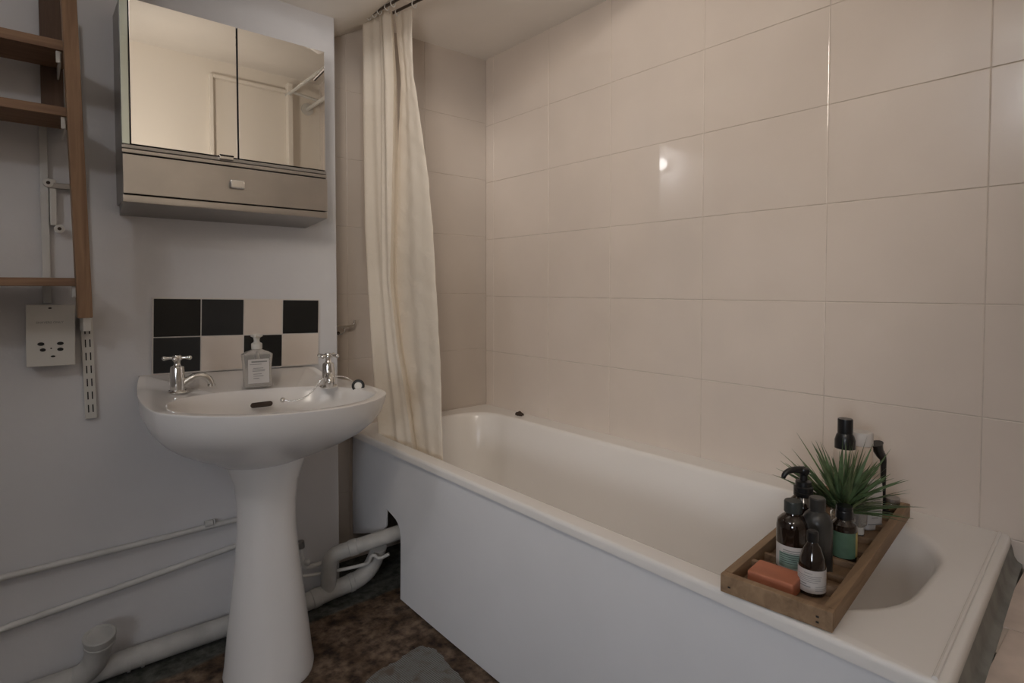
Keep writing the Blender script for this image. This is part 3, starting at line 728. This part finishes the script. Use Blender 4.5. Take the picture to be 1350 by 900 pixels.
# gathered curtain
t = thing('shower_curtain', at_x(498, 14, XA), 'gathered cream shower curtain hanging in deep folds at the basin end', 'curtain')
Lx = [(477, 20), (480, 167), (485, 300), (491, 371), (496, 478), (502, 563), (504, 600)]
Rx = [(524, 15), (526, 40), (530, 110), (530, 200), (528, 371), (538, 456), (548, 513), (560, 600)]
cl = cloth('c', Lx, Rx, lambda s: 23-9*min(1, s*1.4)+3*math.sin(s*9), lambda s: 574+30*s, XA+.035, [(2.6, 1, .4), (6.3, .32, 1.1), (1.4, .4, 2.)], .023, M['cloth'], '', seed=2,
           xshift=lambda v, s: .022*v)
cl.build('curtain_cloth', t, ang=80, fix=True)
for px, py in ((486, 18), (493, 14), (500, 12), (510, 9), (518, 12)):
    p = at_x(px, py, XA)
    yy = along(ra, dd, p.y)
    ring = [(yy.x+.008*math.cos(a), yy.y, yy.z-.004+.010*math.sin(a)) for a in [2*PI*k/12 for k in range(13)]]
    MB().tube(ring, .0016, M['plastic'], n=8, smooth=1).build('hook', t)
# flat sheet in front
t = thing('curtain_sheet', at_x(535, 16, XB), 'creased ivory curtain sheet hanging flat in front of the gathered folds', 'curtain')
Lx = [(524, 20), (532, 110), (528, 187), (525, 267), (524, 371), (530, 456), (537, 513), (551, 591), (553, 600)]
Rx = [(546, 12), (546, 60), (548, 100), (557, 160), (567, 233), (573, 300), (578, 389), (583, 478), (586, 595), (587, 612)]
cl = cloth('s', Lx, Rx, lambda s: 20-8*s, lambda s: 596+16*s, XB, [(1.1, .6, 0), (2.6, .3, 2)], .0045, M['sheet'], '', seed=5, nU=70, nV=170, crease=.0007,
           xshift=lambda v, s: -.006*v)
cl.build('curtain_cloth', t, ang=80)
for px, py in ((524, 16), (546, 7)):
    p = at_x(px, py, XB); yy = along(rc, de, p.y)
    ring = [(yy.x+.008*math.cos(a), yy.y, yy.z-.006+.011*math.sin(a)) for a in [2*PI*k/12 for k in range(13)]]
    MB().tube(ring, .0016, M['plastic'], n=8, smooth=1).build('hook', t)

# little hook rail and hook on the alcove wall
p = lambda x, y, Y=YA-.03: at_y(x, y, Y)
t = thing('towel_hook', p(456, 428, YA), 'small chrome hooked rod on the alcove tiles beside the basin wall', 'hook')
MB().tube([p(440, 429), p(455, 430), p(464, 429.5), p(467, 427), p(467.5, 422)], .0042, M['chrome'], smooth=1).build('rod', t)
MB().tube([p(462, 429), p(462, 429, YA-.002)], .004, M['chrome']).build('fixing', t)
t = thing('curled_hook', p(452, 437, YA), 'tiny dark curled wire hook on the alcove tiles below the chrome hook', 'hook')
MB().tube([p(446, 439, YA-.002), p(446, 440, YA-.015), p(450, 441, YA-.02), p(454, 438, YA-.02), p(455, 434, YA-.018), p(453, 432, YA-.015)], .0018, M['steel_d'], smooth=2).build('wire', t)
MB().lathe([(.006, 0), (.005, .003)], M['leafdebris'], mtx=Matrix.Translation(p(446, 439, YA-.001)) @ Matrix.Rotation(R(90), 4, 'X'), n=14).build('fixing', t)

# towel rail on the far side of the room, seen only in the mirror
def mir(px, py, Y):        # point behind the camera whose reflection in the doors lands at the pixel
    q = at_y(px, py, 2*CYF-Y); return Vector((q.x, Y, q.z))
t = thing('corner_rail', mir(385, 121, -.36), 'white bent rail near the ceiling, seen in the right mirror door', 'rail')
pa = mir(385, 121, -.36); pb = Vector((pa.x-.0, .55, pa.z+.0)); 
pb = mir(432, 86, .10)
MB().tube([pb, pa], .010, M['plastic']).build('long_rail', t)
MB().tube([pa, mir(425, 135, -.36)], .009, M['plastic']).build('cross_rail', t)
pc_ = mir(407, 143, -.42); 
MB().tube([pc_, mir(436, 124, .0)], .012, M['plastic']).build('lower_rail', t)
MB().tube([Vector((pc_.x, YR, pc_.z)), Vector((pc_.x, YR+.012, pc_.z))], .038, M['plastic'], n=28).tube([Vector((pc_.x, YR, pc_.z)), pc_], .012, M['plastic']).build('flange', t)
MB().tube([pa, Vector((pa.x, YR, pa.z))], .012, M['plastic']).build('wall_stub', t)

# ------------------------------------------------------------------ bath tray and the things on it
ZB = ZR+.001
TA = at_z(1099, 834, ZB); 
ang = math.atan2(.052, .545)
TM = Matrix.Translation((TA.x-.004, TA.y, ZB)) @ Matrix.Rotation(ang, 4, 'Z')    # local x along the tray, y across
TL, TW, TH, TT = .575, .165, .030, .014
tray = thing('bath_tray', TM @ Vector((TL/2, TW/2, 0)), 'wooden slatted bath tray lying across the bathtub', 'tray')
MB().box((0, 0, 0), (TT, TW, TH), M['tray'], .002, TM).build('end_rail', tray)
MB().box((TL-TT, 0, 0), (TL, TW, TH), M['tray'], .002, TM).build('end_rail', tray)
MB().box((TT, 0, 0), (TL-TT, TT+.002, TH), M['tray'], .002, TM).build('side_rail', tray)
MB().box((TT, TW-TT, 0), (TL-TT, TW, TH), M['tray'], .002, TM).build('side_rail', tray)
MB().box((TT, TT, .001), (TL-TT, TW-TT, .006), M['tray_in'], 0, TM).build('base_board', tray)
for x in (.092, .150, .215, .275, .345, .43, .50):
    MB().box((x, TT, .006), (x+.009, TW-TT, .024 if x < .1 else .017), M['tray_in'], .0012, TM).build('divider', tray)
for x, y, z in ((-.0004, .02, .017), (-.0004, .02, .009), (-.0004, .150, .012)):
    MB().box((x-.0004, y-.002, z-.0012), (x+.001, y+.002, z+.0012), M['gap'], 0, TM).build('nail', tray)
ZT = ZB+.0062
def tp(x, y, z=ZT): 
    q = TM @ Vector((x, y, 0)); return Vector((q.x, q.y, z))
def inv(px, py, z=ZT+.001):
    q = at_z(px, py, z); return q
# soap bar
s0 = inv(1016, 780); mt = Matrix.Translation((.9225, .4165, ZT)) @ Matrix.Rotation(R(95), 4, 'Z')
MB().box((-.036, -.0265, 0), (.036, .0265, .024), M['soap'], .003, mt, 3).build('soap_bar', label='terracotta orange bar of soap in the front compartment of the tray', category='soap')

def bottle(name, loc, parts, label, cat='bottle', group='toiletries on the bath tray'):
    t = thing(name, loc, label, cat, group); B = Matrix.Translation(loc)
    for nm, prof, m in parts:
        MB().lathe(prof, m, mtx=B, n=36).build(nm, t)
    return t, B
def arc_label(t, B, r, z0, z1, a0, a1, m, name='paper_label', lines=(), lm=None, thick=.0005):
    """a curved paper label hugging a round bottle of radius r"""
    n = 20; L = []
    for z in (z0, z1):
        L.append([( (r+thick)*math.cos(R(a0+(a1-a0)*k/n)), (r+thick)*math.sin(R(a0+(a1-a0)*k/n)), z) for k in range(n+1)])
    Li = [[(r*x/(r+thick), r*y/(r+thick), z) for x, y, z in l] for l in L]
    V = L[0]+L[1]+Li[0]+Li[1]; k = n+1; fs = []
    for i in range(n):
        fs += [[i, i+1, k+i+1, k+i], [2*k+i, 3*k+i, 3*k+i+1, 2*k+i+1], [i, 2*k+i, 2*k+i+1, i+1], [k+i, k+i+1, 3*k+i+1, 3*k+i]]
    fs += [[0, k, 3*k, 2*k], [n, 2*k+n, 3*k+n, k+n]]
    o = MB().add(V, fs, m, B).build(name, t)
    if lines:
        mb = MB()
        for (f0, f1, b0, b1) in lines:
            A0, A1 = a0+(a1-a0)*b0, a0+(a1-a0)*b1; rr = r+thick+.0003; zz0, zz1 = z0+(z1-z0)*f0, z0+(z1-z0)*f1
            P0 = [(rr*math.cos(R(A0+(A1-A0)*q/8)), rr*math.sin(R(A0+(A1-A0)*q/8)), zz0) for q in range(9)]
            P1 = [(x, y, zz1) for x, y, _ in P0]
            mb.add(P0+P1, [[q, q+1, 9+q+1, 9+q] for q in range(8)], lm or M['grey_print'], B)
        mb.build('print', o)
    return o
CAMA = 200  # direction (degrees) from the tray towards the camera
# small amber bottle at the front
loc = at_z(1070, 780, ZT)
t, B = bottle('amber_bottle', loc, [('glass_body', [(.017, 0), (.0195, .002), (.0200, .008), (.0200, .044), (.0175, .058), (.012, .074), (.0082, .080), (.0075, .084)], M['amber']),
    ('cap', [(.0085, .083), (.0088, .085), (.0085, .098), (.0065, .100)], M['black'])], 'small dark bottle with a white label at the front corner of the tray')
arc_label(t, B, .0200, .007, .043, 100, 330, M['paper'], lines=[(.85, .87, .3, .45), (.72, .745, .15, .62), (.64, .66, .15, .6), (.56, .58, .15, .6), (.48, .5, .15, .55), (.36, .40, .12, .35), (.25, .29, .12, .42), (.30, .32, .5, .75), (.2, .22, .5, .75), (.12, .14, .5, .7)])
# brown bottle with green-grey cap and white label
loc = Vector((1.002, .424, ZT))
t, B = bottle('brown_bottle', loc, [('glass_body', [(.023, 0), (.0255, .002), (.0262, .008), (.0262, .076), (.0245, .086), (.018, .093), (.0125, .097), (.0118, .100)], M['amber']),
    ('cap', [(.0140, .100), (.0146, .1015), (.0146, .118), (.0135, .120)], M['capg'])], 'squat brown bottle with a green-grey cap behind the orange soap')
o = arc_label(t, B, .0262, .008, .048, 130, 330, M['paper'], lines=[(.80, .84, .2, .75), (.72, .75, .2, .75)])
arc_label(t, B, .0268, .012, .036, 155, 280, M['teal_l'], 'green_panel', lines=[(.9, .95, .05, .95), (.75, .79, .05, .95), (.6, .64, .05, .9), (.45, .49, .05, .95), (.3, .34, .05, .8)], lm=M['capg'])
# smoky grey bottle
loc = at_z(1076, 753, ZT)
t, B = bottle('grey_bottle', loc, [('body', [(.0225, 0), (.0245, .002), (.0245, .080), (.0235, .090), (.019, .100), (.0125, .106), (.012, .110)], M['smoke']),
    ('cap', [(.0125, .108), (.0130, .110), (.0130, .127), (.0115, .129)], M['smoke'])], 'smoky grey bottle with matching cap right of the squat brown bottle')
arc_label(t, B, .0245, .012, .060, 320, 372, M['paper'], 'side_label')
# black pump bottle
loc = Vector((1.082, .440, ZT))
t, B = bottle('pump_bottle', loc, [('body', [(.024, 0), (.026, .002), (.026, .084), (.022, .096), (.014, .106), (.0135, .110)], M['amber']),
    ('collar', [(.0165, .106), (.0165, .112), (.0155, .113), (.0165, .114), (.0165, .122), (.0140, .124), (.0135, .132), (.0065, .134), (.0060, .146)], M['black'])], 'dark bottle with a black hooked pump, left of the grass plant')
MB().lathe([(.0075, .144), (.0095, .147), (.0105, .152), (.0095, .156), (.004, .158)], M['black'], mtx=B).tube([(0, 0, .152), (-.014, .008, .1545), (-.027, .0155, .153), (-.034, .020, .147), (-.036, .021, .140)], [.0075, .0062, .0052, .0045, .0034], M['black'], smooth=2, mtx=B).build('pump_head', t)
# green label bottle
loc = at_z(1112, 737, ZT)
t, B = bottle('green_label_bottle', loc, [('glass_body', [(.018, 0), (.0205, .002), (.0208, .006), (.0208, .058), (.0195, .066), (.0135, .072), (.0125, .076)], M['amber']),
    ('neck_ring', [(.0125, .075), (.0140, .0765), (.0140, .088), (.0130, .090), (.0135, .0915), (.0130, .098)], M['black'])], 'dark bottle with a green label in front of the grass plant')
o = arc_label(t, B, .0208, .010, .055, 100, 256, M['green_l'])
arc_label(t, B, .0208, .012, .055, 258, 292, M['yellow_l'], 'yellow_strip')
# potted grass in glass jar
gl = at_z(1109, 716, ZT)
gp = thing('potted_grass', gl, 'spiky green grass plant in a small glass jar in the middle of the tray', 'plant')
B = Matrix.Translation(gl)
MB().lathe([(.018, 0), (.020, .002), (.020, .060), (.016, .070), (.0150, .074), (.0165, .077), (.0165, .088), (.0150, .088), (.0148, .078), (.0135, .072), (.0180, .058), (.0180, .004), (.002, .003)], M['glass'], mtx=B, cap0=True, cap1=True).build('glass_jar', gp)
rng = random.Random(11)
blades = MB(); bl2 = MB()
rt = Vector((math.cos(YAW), -math.sin(YAW), 0)); fw = Vector((math.sin(YAW), math.cos(YAW), 0))
def blade(mb, base, dirv, L, droop, w, m):
    pts = []; n = 9; tw = rng.uniform(-.6, .6)
    side = dirv.cross(Vector((0, 0, 1))).normalized() if abs(dirv.z) < .98 else rt
    a = rng.uniform(0, PI); side = (side*math.cos(a)+dirv.cross(side).normalized()*math.sin(a)*.6).normalized()
    V = []; fs = []
    for i in range(n+1):
        s = i/n; p = base+dirv*L*s+Vector((0, 0, -droop*L*s*s))
        ww = w*(.55+1.2*s*(1-s)*1.6)*(1-s**3) + .00015
        nn = dirv.cross(side).normalized()
        V += [p-side*ww, p+nn*ww*.35, p+side*ww, p-nn*ww*.12]
    for i in range(n):
        o = i*4
        for k in range(4): fs.append([o+k, o+(k+1) % 4, o+4+(k+1) % 4, o+4+k])
    fs += [[3, 2, 1, 0], [n*4, n*4+1, n*4+2, n*4+3]]
    mb.add(V, fs, m)
top = gl+Vector((0, 0, .066))
targets = []
for k in range(150):
    th = rng.gauss(0, 42)         # tilt in the picture plane
    th = max(-50, min(82, th+8)); dp = rng.gauss(0, .42)
    d = (Vector((0, 0, 1))*math.cos(R(th))+rt*math.sin(R(th))+fw*dp).normalized()
    L = rng.uniform(.108, .160)*(1.0+.06*abs(th)/70)
    if th > 55: L *= 1.12
    if d.y < -.3 : L *= .8
    b0 = top+Vector((rng.uniform(-.008, .008), rng.uniform(-.008, .008), rng.uniform(-.012, .008)))
    blade(blades if k % 5 else bl2, b0, d, L, rng.uniform(.03, .22), rng.uniform(.0022, .0038), M['grass'] if k % 5 else M['grass2'])
blades.build('grass_blades', gp, ang=60); bl2.build('pale_grass_blades', gp, ang=60, label='paler thin grass blades')
# stems inside the jar
mb = MB()
for k in range(12):
    a = rng.uniform(0, 2*PI); mb.tube([gl+Vector((.006*math.cos(a), .006*math.sin(a), .005)), gl+Vector((.007*math.cos(a+1), .007*math.sin(a+1), .075))], .0015, M['grass'], n=6)
mb.build('stems', gp)

# clear small bottle, cap down
loc = at_z(1132, 710, ZT)
t, B = bottle('clear_bottle', loc, [('cap', [(.0075, 0), (.008, .001), (.008, .010), (.007, .011)], M['capg']), ('collar', [(.0085, .011), (.009, .012), (.009, .024), (.008, .025)], M['plastic']),
    ('clear_body', [(.008, .025), (.013, .030), (.0138, .036), (.0138, .064), (.012, .068)], M['frosted'])], 'little clear bottle standing on its cap beside the green label bottle')
# white box-like tube with grey print
loc = at_z(1148, 696, ZT); a_ = R(-33)
t = thing('white_tube', loc, 'flat white tube with rows of grey print near the wall end of the tray', 'bottle', 'toiletries on the bath tray')
B = Matrix.Translation(loc) @ Matrix.Rotation(a_, 4, 'Z')
MB().loft([sq(.036, .018, .007, 0), sq(.040, .022, .009, .002), sq(.041, .023, .009, .06), sq(.042, .016, .006, .085), sq(.043, .004, .0019, .100)], M['paper'], mtx=B).build('tube_body', t)
mb = MB()
for z, a, b in ((.078, -.012, .010), (.066, -.012, .013), (.062, -.013, .010), (.055, -.013, .013), (.0515, -.012, .012), (.044, -.013, .007), (.040, -.013, .012), (.030, -.009, .008), (.025, -.008, .006), (.012, -.016, .016)):
    mb.box((a, -.0122, z), (b, -.0109, z+.0011), M['grey_print'], 0, B)
mb.build('print', t)
# black capped cream bottle
loc = at_z(1112, 691, ZT); 
t, B = bottle('cream_bottle', loc, [('body', [(.019, 0), (.021, .002), (.021, .150), (.0195, .157), (.0185, .160)], M['cream_b']),
    ('shoulder', [(.0190, .159), (.0190, .176), (.0160, .186), (.0135, .190)], M['black']), ('pump_cap', [(.0135, .189), (.0140, .191), (.0140, .218), (.0130, .2195)], M['black'])], 'cream bottle with a tall black cap rising behind the grass')
# tall white bottle with oval top
loc = at_z(1134, 681, ZT)
t, B = bottle('white_bottle', loc, [('body', [(.019, 0), (.021, .002), (.021, .150), (.019, .155)], M['cream_b']), ('cap', [(.0205, .155), (.0215, .157), (.0215, .180), (.0195, .183)], M['paper'])], 'tall off-white bottle with a pale oval top behind the grass')
# black angled dispenser
loc = at_z(1163.5, 676, ZT)
t = thing('black_dispenser', loc, 'slim black bent spout dispenser at the wall end of the tray', 'dispenser', 'toiletries on the bath tray')
B = Matrix.Translation(loc)
top_ = .128
mb = MB().tube([(0, 0, .0), (0, 0, .06), (0, 0, top_-.02), (-.002, .001, top_-.006), (-.010, .004, top_+.006)], [.0052, .0052, .0058, .0075, .0085], M['black'], smooth=2, mtx=B)
mb.build('stem', t)
MB().tube([(-.006, .002, top_-.006), (-.017, .007, top_+.014), (-.021, .009, top_+.026)], [.0068, .0105, .0145], M['black'], smooth=1, mtx=B).build('funnel_head', t)
MB().lathe([(.013, 0), (.014, .002), (.014, .006), (.006, .009)], M['black'], mtx=B).build('foot', t)
# glass jar at the far corner
loc = at_z(1175, 676, ZT)
t, B = bottle('glass_jar', loc, [('jar_body', [(.014, 0), (.016, .002), (.016, .022), (.014, .026), (.013, .026), (.0145, .021), (.0145, .003), (.002, .002)], M['glass']), ('lid', [(.0155, .0262), (.016, .0275), (.016, .034), (.0145, .0355)], M['steel_d'])], 'small glass jar with a metal lid in the last compartment by the wall')

# ------------------------------------------------------------------ light
LP = Vector((-1.05, .43, 2.01))
lp_ = thing('wall_lamp', (XL, .43, 2.01), 'round glass wall lamp high on the wall beside the doorway', 'lamp')
MB().lathe([(.05, 0), (.05, .012), (.03, .02), (.015, .075)], M['chrome'], mtx=Matrix.Translation((XL+.0, .43, 2.01)) @ Matrix.Rotation(R(90), 4, 'Y')).build('wall_plate', lp_)
MB().sphere(LP, .046, emis('warm_globe', (.95, .97, 1), 105)).build('globe', lp_)

def aim(o, tgt): o.rotation_euler = (Vector(tgt)-o.location).to_track_quat('-Z', 'Y').to_euler()
def spot(name, loc, tgt, ang, e, col, r=.05):
    l = bpy.data.lights.new(name, 'SPOT'); l.energy = e; l.color = col; l.spot_size = R(ang); l.spot_blend = 1; l.shadow_soft_size = r
    o = bpy.data.objects.new(name, l); COL.objects.link(o); o.location = loc; aim(o, tgt); return o
# added fill spots that balance the brightness; no lamps hang at these points
spot('tile_wall_fill', (-.35, -.3, 2.1), (1.47, 1.27, 1.16), 60, 75, (1, .89, .77), .22)  # added warm fill aimed at the tiled wall, no real fitting
spot('curtain_fill', (.2, -.3, 1.95), (.95, 1.7, 1.6), 36, 15, (.9, .95, 1), .15)  # added fill that brightens the curtain
spot('mirror_view_fill', (.3, .35, 1.55), (.65, -.45, 1.95), 125, 18, (1, .91, .81), .1)  # added fill for the wall and ceiling reflected in the mirror doors
spot('ceiling_fill', (-.2, .2, 1.25), (1.15, 1.45, 1.93), 60, 36, (1, .93, .88), .15)  # added fill that lifts the low ceiling over the bath
# cool daylight coming in low through the doorway on the left
spot('doorway_daylight', (-1.0, -.3, .9), (.9, .90, .2), 75, 35, (.87, .92, 1), .2)
spot('ledge_fill', (.75, -.15, 2.2), (1.25, -.28, .42), 34, 4, (1, .93, .85), .1)  # added fill that lifts the dark ledge tiles, not a lamp of the room

w = bpy.data.worlds.new('world'); SC.world = w; w.use_nodes = True
w.node_tree.nodes['Background'].inputs['Color'].default_value = (.9, .88, .9, 1); w.node_tree.nodes['Background'].inputs['Strength'].default_value = .02
SC.view_settings.view_transform = 'Standard'; SC.view_settings.look = 'None'; SC.view_settings.exposure = 0; SC.view_settings.gamma = 1
SC.view_settings.use_curve_mapping = False
